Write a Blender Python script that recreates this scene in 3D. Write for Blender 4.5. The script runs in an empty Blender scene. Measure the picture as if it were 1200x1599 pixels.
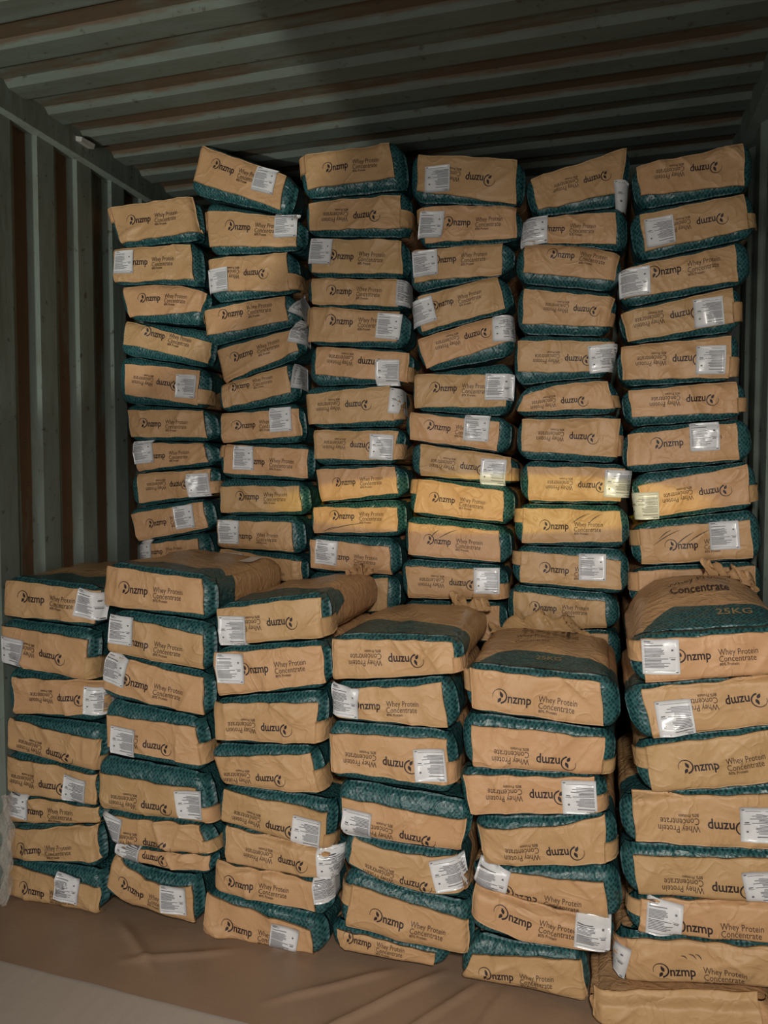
import bpy, math, random
import numpy as np
from mathutils import Vector

# ------------------------------------------------------------------ scene, camera, light
scene = bpy.context.scene
COL = scene.collection
vs = scene.view_settings
vs.view_transform = 'Standard'
vs.look = 'None'
vs.gamma = 1.0
vs.use_curve_mapping = False
vs.exposure = 0.0

CAM = (1.876, 0.0, 1.42)
cam_data = bpy.data.cameras.new('camera')
cam_data.sensor_fit = 'HORIZONTAL'
cam_data.sensor_width = 36.0
cam_data.lens = 36.0 * 1172.0 / 1200.0
cam_data.clip_start = 0.05
cam = bpy.data.objects.new('camera', cam_data)
cam.location = CAM
cam.rotation_euler = (math.radians(90 - 2.6), 0, math.radians(16.0))
COL.objects.link(cam)
scene.camera = cam

world = bpy.data.worlds.new('world')
scene.world = world
world.use_nodes = True
bg = world.node_tree.nodes['Background']
bg.inputs['Color'].default_value = (0.80, 0.84, 0.80, 1)
bg.inputs['Strength'].default_value = 0.02


def area_light(name, loc, target, sx, sy, power, color):
    d = bpy.data.lights.new(name, 'AREA')
    d.shape = 'RECTANGLE'; d.size = sx; d.size_y = sy
    d.energy = power; d.color = color
    o = bpy.data.objects.new(name, d)
    o.location = loc
    o.rotation_euler = (Vector(target) - Vector(loc)).to_track_quat('-Z', 'Y').to_euler()
    COL.objects.link(o)
    return o


def spot_light(name, loc, target, angle, blend, power, color, radius=0.03, scale=(1, 1, 1)):
    d = bpy.data.lights.new(name, 'SPOT')
    d.energy = power; d.color = color
    d.spot_size = math.radians(angle); d.spot_blend = blend
    d.shadow_soft_size = radius
    o = bpy.data.objects.new(name, d)
    o.location = loc
    o.rotation_euler = (Vector(target) - Vector(loc)).to_track_quat('-Z', 'Y').to_euler()
    o.scale = scale
    COL.objects.link(o)
    return o


# daylight through the open container doors behind the photographer
area_light('door_daylight', (0.75, -2.2, 0.70), (0.6, 2.2, 0.2), 1.7, 1.1, 62, (0.98, 0.95, 0.90))
# hand lamp held beside the photographer's head, pointed at the front stack
spot_light('hand_lamp', (2.02, -0.30, 1.80), (1.75, 2.1, 0.50), 93, 1.0, 168, (1.0, 0.93, 0.83), 0.10)
# spot added to make the bright wedge on the left of the ceiling
spot_light('added_wedge_spot', (0.30, -1.6, 0.7), (-0.15, 1.90, 2.69), 32, 0.12, 330, (0.97, 0.95, 0.84), 0.05)
# spot added to tint a yellow band across the back tier's middle
spot_light('added_yellow_spot', (1.70, 0.1, 1.62), (1.48, 2.6, 1.33), 36, 0.25, 100, (1.0, 0.82, 0.03), 0.008, (1.0, 0.135, 1.0))

# ------------------------------------------------------------------ helpers
RNG = random.Random(7)


def obj(name, verts, faces, mats, parent=None, uvs=None, attrs=None, midx=None, smooth=True):
    me = bpy.data.meshes.new(name)
    me.from_pydata([tuple(map(float, v)) for v in verts], [], [tuple(map(int, f)) for f in faces])
    for m in (mats if isinstance(mats, (list, tuple)) else [mats]):
        me.materials.append(m)
    if smooth:
        me.polygons.foreach_set('use_smooth', [True] * len(me.polygons))
    if midx is not None:
        me.polygons.foreach_set('material_index', midx)
    if uvs is not None:
        lay = me.uv_layers.new(name='UVMap')
        lay.data.foreach_set('uv', np.asarray(uvs, dtype=np.float32).ravel())
    if attrs:
        for k, a in attrs.items():
            at = me.attributes.new(k, 'FLOAT', 'POINT')
            at.data.foreach_set('value', np.asarray(a, dtype=np.float32))
    me.update()
    o = bpy.data.objects.new(name, me)
    COL.objects.link(o)
    if parent is not None:
        o.parent = parent
    return o


def empty(name, loc):
    o = bpy.data.objects.new(name, None)
    o.empty_display_size = 0.05
    o.location = loc
    COL.objects.link(o)
    return o


def tag(o, label=None, cat=None, group=None, kind=None):
    if label: o['label'] = label
    if cat: o['category'] = cat
    if group: o['group'] = group
    if kind: o['kind'] = kind
    return o


def box(name, lo, hi, mat, parent=None):
    x0, y0, z0 = lo; x1, y1, z1 = hi
    v = [(x0,y0,z0),(x1,y0,z0),(x1,y1,z0),(x0,y1,z0),(x0,y0,z1),(x1,y0,z1),(x1,y1,z1),(x0,y1,z1)]
    f = [(0,3,2,1),(4,5,6,7),(0,1,5,4),(1,2,6,5),(2,3,7,6),(3,0,4,7)]
    return obj(name, v, f, mat, parent, smooth=False)


def srgb(r, g, b):
    def c(u):
        u /= 255.0
        return u / 12.92 if u <= 0.04045 else ((u + 0.055) / 1.055) ** 2.4
    return (c(r), c(g), c(b), 1.0)


# ------------------------------------------------------------------ materials
class NT:
    def __init__(self, name):
        self.m = bpy.data.materials.new(name)
        self.m.use_nodes = True
        self.t = self.m.node_tree
        self.b = self.t.nodes['Principled BSDF']

    def n(self, kind, **kw):
        nd = self.t.nodes.new(kind)
        for k, v in kw.items():
            if k.startswith('i_'):
                key = k[2:]
                nd.inputs[int(key) if key.isdigit() else key.replace('_', ' ')].default_value = v
            else:
                setattr(nd, k, v)
        return nd

    def l(self, a, b):
        self.t.links.new(a, b)

    def math(self, op, a, b=None, c=None, clamp=False):
        nd = self.n('ShaderNodeMath', operation=op, use_clamp=clamp)
        for i, v in enumerate((a, b, c)):
            if v is None: continue
            if isinstance(v, (int, float)): nd.inputs[i].default_value = v
            else: self.l(v, nd.inputs[i])
        return nd.outputs[0]

    def mix(self, fac, a, b, blend='MIX'):
        nd = self.n('ShaderNodeMix', data_type='RGBA', blend_type=blend)
        for sock, v in ((nd.inputs[0], fac), (nd.inputs[6], a), (nd.inputs[7], b)):
            if isinstance(v, (int, float)): sock.default_value = v
            elif isinstance(v, tuple): sock.default_value = v
            else: self.l(v, sock)
        return nd.outputs[2]

    def ramp(self, fac, stops):
        nd = self.n('ShaderNodeValToRGB')
        e = nd.color_ramp.elements
        e[0].position, e[0].color = stops[0]
        e[1].position, e[1].color = stops[-1]
        for p, c in stops[1:-1]:
            x = e.new(p); x.color = c
        self.l(fac, nd.inputs[0])
        return nd.outputs[0]

    def noise(self, vec, scale, detail=3.0, rough=0.5, dist=0.0):
        nd = self.n('ShaderNodeTexNoise', i_Scale=scale, i_Detail=detail, i_Roughness=rough, i_Distortion=dist)
        if vec is not None: self.l(vec, nd.inputs['Vector'])
        return nd.outputs['Fac']

    def bump(self, h, strength, dist, normal=None):
        nd = self.n('ShaderNodeBump', i_Strength=strength, i_Distance=dist)
        self.l(h, nd.inputs['Height'])
        if normal is not None: self.l(normal, nd.inputs['Normal'])
        return nd.outputs[0]


KRAFT_A, KRAFT_B = srgb(192, 155, 114), srgb(175, 137, 97)


def kraft_color(s, pos):
    big = s.noise(pos, 9.0, 2.0)
    fine = s.noise(pos, 160.0, 4.0, 0.7)
    c = s.mix(big, KRAFT_B, KRAFT_A)
    c = s.mix(s.math('MULTIPLY', fine, 0.22), c, srgb(146, 108, 70))
    info = s.n('ShaderNodeObjectInfo')
    hsv = s.n('ShaderNodeHueSaturation')
    s.l(s.math('MULTIPLY_ADD', info.outputs['Random'], 0.14, 0.93), hsv.inputs['Value'])
    s.l(s.math('MULTIPLY_ADD', info.outputs['Random'], -0.012, 0.506), hsv.inputs['Hue'])
    s.l(c, hsv.inputs['Color'])
    return hsv.outputs[0], fine


def kraft_material(name):
    s = NT(name)
    pos = s.n('ShaderNodeNewGeometry').outputs['Position']
    c, fine = kraft_color(s, pos)
    s.l(c, s.b.inputs['Base Color'])
    s.b.inputs['Roughness'].default_value = 0.50
    s.b.inputs['Specular IOR Level'].default_value = 0.38
    cr = s.noise(pos, 11.0, 2.0, 0.5, 0.9)
    ridge = s.math('ABSOLUTE', s.math('SUBTRACT', cr, 0.5))
    ridge = s.math('POWER', s.math('SUBTRACT', 1.0, s.math('MULTIPLY', ridge, 2.0)), 7.0)
    soft = s.noise(pos, 30.0, 2.0, 0.5, 0.6)
    h = s.math('ADD', s.math('MULTIPLY', ridge, 0.55), s.math('MULTIPLY', soft, 0.7))
    n1 = s.bump(h, 0.50, 0.0075)
    s.l(s.bump(fine, 0.10, 0.001, n1), s.b.inputs['Normal'])
    return s.m


def teal_color(s, uv):
    vor = s.n('ShaderNodeTexVoronoi', i_Scale=118.0, i_Randomness=0.35)
    mp = s.n('ShaderNodeMapping')
    mp.inputs['Scale'].default_value = (1.0, 0.82, 1.0)
    mp.inputs['Rotation'].default_value = (0, 0, math.radians(45))
    s.l(uv, mp.inputs['Vector']); s.l(mp.outputs[0], vor.inputs['Vector'])
    c = s.ramp(vor.outputs['Distance'], [(0.0, srgb(18, 46, 50)), (0.30, srgb(20, 50, 54)), (0.50, srgb(50, 92, 94)), (1.0, srgb(62, 106, 106))])
    big = s.noise(uv, 14.0, 2.0)
    return s.mix(s.math('MULTIPLY', big, 0.35), c, srgb(16, 66, 68)), vor.outputs['Distance']


def sack_material():
    s = NT('sack_weave')
    pos = s.n('ShaderNodeNewGeometry').outputs['Position']
    uv = s.n('ShaderNodeTexCoord').outputs['UV']
    k, fine = kraft_color(s, pos)
    t, vd = teal_color(s, uv)
    a = s.n('ShaderNodeAttribute', attribute_name='teal').outputs['Fac']
    f = s.math('GREATER_THAN', a, 0.0)
    s.l(s.mix(f, k, t), s.b.inputs['Base Color'])
    s.b.inputs['Roughness'].default_value = 0.36
    s.b.inputs['Specular IOR Level'].default_value = 0.48
    cr = s.noise(pos, 13.0, 2.0, 0.5, 1.2)
    ridge = s.math('ABSOLUTE', s.math('SUBTRACT', cr, 0.5))
    ridge = s.math('POWER', s.math('SUBTRACT', 1.0, s.math('MULTIPLY', ridge, 2.0)), 6.0)
    soft = s.noise(pos, 34.0, 3.0, 0.6, 1.0)
    h = s.math('ADD', s.math('MULTIPLY', ridge, 0.6), soft)
    n1 = s.bump(h, 0.42, 0.009)
    s.l(s.bump(fine, 0.10, 0.001, n1), s.b.inputs['Normal'])
    return s.m


def plain(name, col, rough=0.6, spec=0.3):
    s = NT(name)
    pos = s.n('ShaderNodeNewGeometry').outputs['Position']
    f = s.noise(pos, 60.0, 2.0)
    d = tuple(c * 0.85 for c in col[:3]) + (1,)
    s.l(s.mix(f, d, col), s.b.inputs['Base Color'])
    s.b.inputs['Roughness'].default_value = rough
    s.b.inputs['Specular IOR Level'].default_value = spec
    return s.m


def steel_material(name, axis):
    """weathered green-grey paint, rust where the vertex attribute says so"""
    s = NT(name)
    pos = s.n('ShaderNodeNewGeometry').outputs['Position']
    st = s.n('ShaderNodeMapping')
    st.inputs['Scale'].default_value = (1, 1, 0.22) if axis == 'wall' else (0.25, 1, 1)
    s.l(pos, st.inputs['Vector'])
    n_big = s.noise(st.outputs[0], 5.0, 4.0, 0.6, 0.4)
    n_fine = s.noise(st.outputs[0], 42.0, 4.0, 0.65)
    spots = s.noise(pos, 30.0, 3.0, 0.6)
    paint = s.mix(n_big, srgb(100, 114, 108), srgb(128, 141, 133))
    grime = s.math('MULTIPLY_ADD', s.noise(st.outputs[0], 11.0, 5.0, 0.7, 0.8), 4.0, -1.75, clamp=True)
    paint = s.mix(s.math('MULTIPLY', grime, 0.55), paint, srgb(84, 80, 66))
    paint = s.mix(s.math('MULTIPLY', n_fine, 0.4), paint, srgb(100, 102, 92))
    rust = s.mix(n_fine, srgb(84, 66, 50), srgb(118, 84, 62))
    rust = s.mix(s.math('MULTIPLY', spots, 0.6), rust, srgb(88, 80, 60))
    a = s.n('ShaderNodeAttribute', attribute_name='rust').outputs['Fac']
    m = s.math('ADD', a, s.math('MULTIPLY_ADD', n_big, 1.3, -0.65))
    m = s.math('ADD', m, s.math('MULTIPLY_ADD', n_fine, 0.5, -0.25))
    m = s.math('MULTIPLY_ADD', m, 5.0, -2.1, clamp=True)
    c = s.mix(m, paint, rust)
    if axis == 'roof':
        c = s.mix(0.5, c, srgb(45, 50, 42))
    chip = s.math('MULTIPLY_ADD', spots, 12.0, -7.6, clamp=True)
    c = s.mix(s.math('MULTIPLY', chip, 0.7), c, srgb(58, 50, 42))
    s.l(c, s.b.inputs['Base Color'])
    s.b.inputs['Roughness'].default_value = 0.62
    s.b.inputs['Specular IOR Level'].default_value = 0.3
    s.l(s.bump(n_fine, 0.25, 0.004), s.b.inputs['Normal'])
    return s.m


def floor_material():
    s = NT('floor_ply')
    pos = s.n('ShaderNodeNewGeometry').outputs['Position']
    st = s.n('ShaderNodeMapping'); st.inputs['Scale'].default_value = (1, 0.15, 1)
    s.l(pos, st.inputs['Vector'])
    g = s.noise(st.outputs[0], 40.0, 4.0, 0.6)
    sp = s.noise(pos, 220.0, 2.0, 0.8)
    c = s.mix(g, srgb(178, 166, 156), srgb(194, 182, 172))
    c = s.mix(s.math('MULTIPLY', sp, 0.35), c, srgb(140, 128, 118))
    s.l(c, s.b.inputs['Base Color'])
    s.b.inputs['Roughness'].default_value = 0.75
    s.l(s.bump(sp, 0.2, 0.001), s.b.inputs['Normal'])
    return s.m


def sheet_material():
    s = NT('liner_paper')
    pos = s.n('ShaderNodeNewGeometry').outputs['Position']
    g = s.noise(pos, 6.0, 4.0, 0.6)
    sp = s.noise(pos, 240.0, 3.0, 0.8)
    c = s.mix(g, srgb(146, 122, 102), srgb(162, 135, 113))
    c = s.mix(s.math('MULTIPLY', sp, 0.4), c, srgb(116, 94, 78))
    s.l(c, s.b.inputs['Base Color'])
    s.b.inputs['Roughness'].default_value = 0.42
    s.b.inputs['Specular IOR Level'].default_value = 0.45
    s.l(s.bump(g, 0.3, 0.01), s.b.inputs['Normal'])
    return s.m


M_KRAFT = kraft_material('kraft_paper')
M_SACK = sack_material()
M_INK = plain('printing_ink', srgb(46, 36, 40), 0.55)
M_INK2 = plain('printing_ink_light', srgb(78, 58, 48), 0.6)
M_INK3 = plain('printing_ink_tan', srgb(138, 120, 88), 0.6)
M_LABEL = plain('sticker_paper', srgb(214, 214, 216), 0.24, 0.6)
M_LTEXT = plain('sticker_ink', srgb(96, 96, 104), 0.5)
M_SCUFF = plain('scuff_mark', srgb(84, 72, 60), 0.7)
M_STEEL = steel_material('container_steel', 'wall')
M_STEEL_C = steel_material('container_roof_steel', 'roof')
M_RAIL = M_STEEL
M_FLOOR = floor_material()
M_SHEET = sheet_material()
M_TAPE = plain('tape', srgb(150, 150, 146), 0.5)

# ------------------------------------------------------------------ container
X0, X1, ZC, YEND, YFRONT = -0.03, 2.385, 2.69, 3.30, -2.6


def corrugated(name, mat, place, a0, a1, b_list, period, phase, prof, flip=False):
    """prof: list of (offset in the period, depth, rust); runs along a; b_list are the stations across"""
    A = []
    k = math.floor((a0 - phase) / period) - 1
    while phase + k * period < a1 + period:
        for off, dep, r in prof:
            a = phase + k * period + off
            if a0 <= a <= a1: A.append((a, dep, r))
        k += 1
    V, Fc, R = [], [], []
    nb = len(b_list)
    for a, dep, r in A:
        for b in b_list:
            V.append(place(a, b, dep)); R.append(r)
    for i in range(len(A) - 1):
        for j in range(nb - 1):
            p = i * nb + j
            Fc.append((p, p + 1, p + nb + 1, p + nb) if not flip else (p, p + nb, p + nb + 1, p + 1))
    o = obj(name, V, Fc, mat, smooth=False, attrs={'rust': R})
    tag(o, kind='structure')
    return o


zs = [0.0, 0.6, 1.2, 1.8, 2.3, ZC - 0.03]
WP = [(0.0, 0.024, .55), (0.004, 0.024, .72), (0.052, 0.024, .68), (0.056, 0.023, .25), (0.086, 0.0, .0), (0.168, 0.0, .0), (0.172, 0.001, .05), (0.202, 0.023, .15)]
corrugated('wall_left', M_STEEL, lambda a, b, d: (X0 - d, a, b), YFRONT, YEND, zs, 0.2085, 2.364, WP)
corrugated('wall_right', M_STEEL, lambda a, b, d: (X1 + d, a, b), YFRONT, YEND, zs, 0.206, 2.34, WP, True)
corrugated('wall_back', M_STEEL, lambda a, b, d: (a, YEND + d, b), X0 - .03, X1 + .03, zs, 0.206, 0.1, WP)
CP = [(0.0, 0.018, .60), (0.070, 0.018, .60), (0.090, 0.0, .12), (0.164, 0.0, .08), (0.170, 0.001, .25)]
xs = [X0 + (X1 - X0) * i / 6 for i in range(7)]
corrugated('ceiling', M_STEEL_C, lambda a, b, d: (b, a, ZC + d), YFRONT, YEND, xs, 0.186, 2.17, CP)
tag(box('trim_1', (X0 - .03, YFRONT, ZC - .075), (X0 + .035, YEND, ZC + .02), M_RAIL), kind='structure')
tag(box('trim_2', (X1 - .035, YFRONT, ZC - .075), (X1 + .03, YEND, ZC + .02), M_RAIL), kind='structure')
tag(box('trim_3', (X0 - .03, YEND - .03, ZC - .075), (X1 + .03, YEND + .03, ZC + .02), M_RAIL), kind='structure')
tag(box('floor', (X0 - .04, YFRONT, -.05), (X1 + .04, YEND + .04, -.006), M_FLOOR), kind='structure')

# brown liner sheet on the floor, its near edge cut at an angle
NXS, NYS = 220, 90
V, Fc = [], []
for i in range(NXS + 1):
    u = i / NXS
    x = X0 + .002 + (X1 - X0 - .004) * u
    yn = 1.765 - 0.040 * x
    for j in range(NYS + 1):
        v = j / NYS
        y = yn + (2.75 - yn) * v
        z = 0.0
        if v < .9:
            for (px_, py_, dx, dy, w, h, ln) in ((1.40, 1.99, -.62, -.78, .010, .014, .42), (1.52, 1.97, -.55, -.83, .008, .011, .36), (1.25, 1.98, -.8, -.6, .010, .009, .30), (1.62, 1.96, -.3, -.95, .009, .008, .26), (0.75, 1.95, -.9, -.4, .012, .008, .25), (0.50, 1.96, .8, -.6, .012, .008, .22)):
                t = (x - px_) * dx + (y - py_) * dy
                n = abs((x - px_) * -dy + (y - py_) * dx)
                if -.12 < t < ln:
                    z += h * math.exp(-(n / w) ** 2) * min(1, (t + .12) / .1) * min(1, (ln - t) / .1)
            z += .0015 * math.sin(x * 21 + y * 9) * math.sin(y * 17 - x * 5) + .0015
        V.append((x, y, z - .004))
for i in range(NXS):
    for j in range(NYS):
        p = i * (NYS + 1) + j
        Fc.append((p, p + NYS + 1, p + NYS + 2, p + 1))
sheet = obj('floor_liner', V, Fc, M_SHEET)
tag(sheet, 'brown paper liner sheet with creases spread on the floor under the front sacks', 'floor liner')

# scrap of tape on the left top rail
tp = obj('tape_scrap', [(X0 + .036, 2.40, ZC - .012), (X0 + .065, 2.40, ZC - .02), (X0 + .068, 2.47, ZC - .018), (X0 + .036, 2.47, ZC - .010), (X0 + .036, 2.40, ZC - .03), (X0 + .060, 2.40, ZC - .036), (X0 + .062, 2.47, ZC - .034), (X0 + .036, 2.47, ZC - .03)],
         [(0,1,2,3),(7,6,5,4),(0,4,5,1),(1,5,6,2),(2,6,7,3),(3,7,4,0)], M_TAPE, smooth=False)
tag(tp, 'small pale scrap of tape on the rail between ceiling and left wall', 'tape scrap')

# ------------------------------------------------------------------ printed lettering (flat, in metres, origin at the logo)
def text_mesh(body, size, offset=0.0, space=1.0, shear=0.0):
    cu = bpy.data.curves.new('t', 'FONT')
    cu.body = body; cu.size = size; cu.offset = offset; cu.space_character = space
    cu.resolution_u = 2; cu.shear = shear
    o = bpy.data.objects.new('t', cu)
    COL.objects.link(o)
    dg = bpy.context.evaluated_depsgraph_get()
    dg.update()
    me = o.evaluated_get(dg).to_mesh()
    me.calc_loop_triangles()
    v = np.array([tuple(p.co)[:2] for p in me.vertices])
    f = [tuple(t.vertices) for t in me.loop_triangles]
    o.evaluated_get(dg).to_mesh_clear()
    bpy.data.objects.remove(o)
    return v, f


def fit_text(body, x0, x1, ybase, size, offset=0.0, space=1.0):
    v, f = text_mesh(body, size, offset, space)
    w = v[:, 0].max() - v[:, 0].min()
    v[:, 0] = x0 + (v[:, 0] - v[:, 0].min()) * (x1 - x0) / w
    v[:, 1] += ybase
    return v, f


def merge(parts):
    V, Fc = [], []
    n = 0
    for v, f in parts:
        V.append(v); Fc += [tuple(i + n for i in t) for t in f]; n += len(v)
    return np.vstack(V), Fc


def logo_parts():
    parts = []
    # open ring, thin at the left and thick towards the bottom
    n = 26; R = .0185
    a = np.radians(np.linspace(196, -78, n))
    w = np.linspace(.0006, .0030, n)
    o = np.stack([(R + w * .5) * np.cos(a), (R + w * .5) * np.sin(a)], 1)
    i = np.stack([(R - w) * np.cos(a), (R - w) * np.sin(a)], 1)
    v = np.vstack([o, i])
    parts.append((v, [t for k in range(n - 1) for t in ((k, k + 1, n + k + 1), (k, n + k + 1, n + k))]))

    def leaf(base, tip, width):
        b, t = np.array(base), np.array(tip)
        d = t - b; nrm = np.array([-d[1], d[0]]) / np.linalg.norm(d)
        k = 7; s = np.linspace(0, 1, k)
        prof = width * np.sin(np.pi * s ** .8)
        L = b + d * s[:, None] + nrm * prof[:, None]
        Rr = b + d * s[:, None] - nrm * prof[:, None]
        v = np.vstack([L, Rr])
        return v, [t2 for q in range(k - 1) for t2 in ((q, k + q, k + q + 1), (q, k + q + 1, q + 1))]
    parts.append(leaf((.0075, -.0035), (.0005, .0125), .0042))
    parts.append(leaf((.0035, -.0045), (-.0045, -.0175), .0042))
    return parts


P_LOGO = merge(logo_parts() + [fit_text('nzmp', .0215, .0815, -.0135, .0345, .00062, 1.0)])
P_NAME = merge([fit_text('Whey Protein', .0995, .1955, -.0035, .0235, .00006),
                fit_text('Concentrate', .0995, .1900, -.0215, .0235, .00006),
                fit_text('80% Protein', .1000, .1470, -.0320, .0115, .00015)])


def sticker_lines():
    r = random.Random(3)
    W, H = .088, .090
    q = []

    def bar(x0, x1, y, t):
        q.append((x0 * W - W / 2, x1 * W - W / 2, H / 2 - y * H, t * H))
    bar(.06, .22, .05, .020); bar(.06, .30, .09, .012)
    bar(.06, .56, .17, .022)
    y = .26
    while y < .50:
        bar(.06, r.uniform(.48, .66), y, .016); y += .038
    y = .55
    while y < .84:
        bar(.06, r.uniform(.42, .74), y, .018); y += .042
    bar(.06, .86, .90, .010); bar(.88, .95, .94, .03)
    bar(.78, .84, .30, .05); bar(.72, .90, .52, .012); bar(.76, .88, .57, .03)
    return q


STICKER_BARS = sticker_lines()
SW, SH = .088, .090

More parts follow.
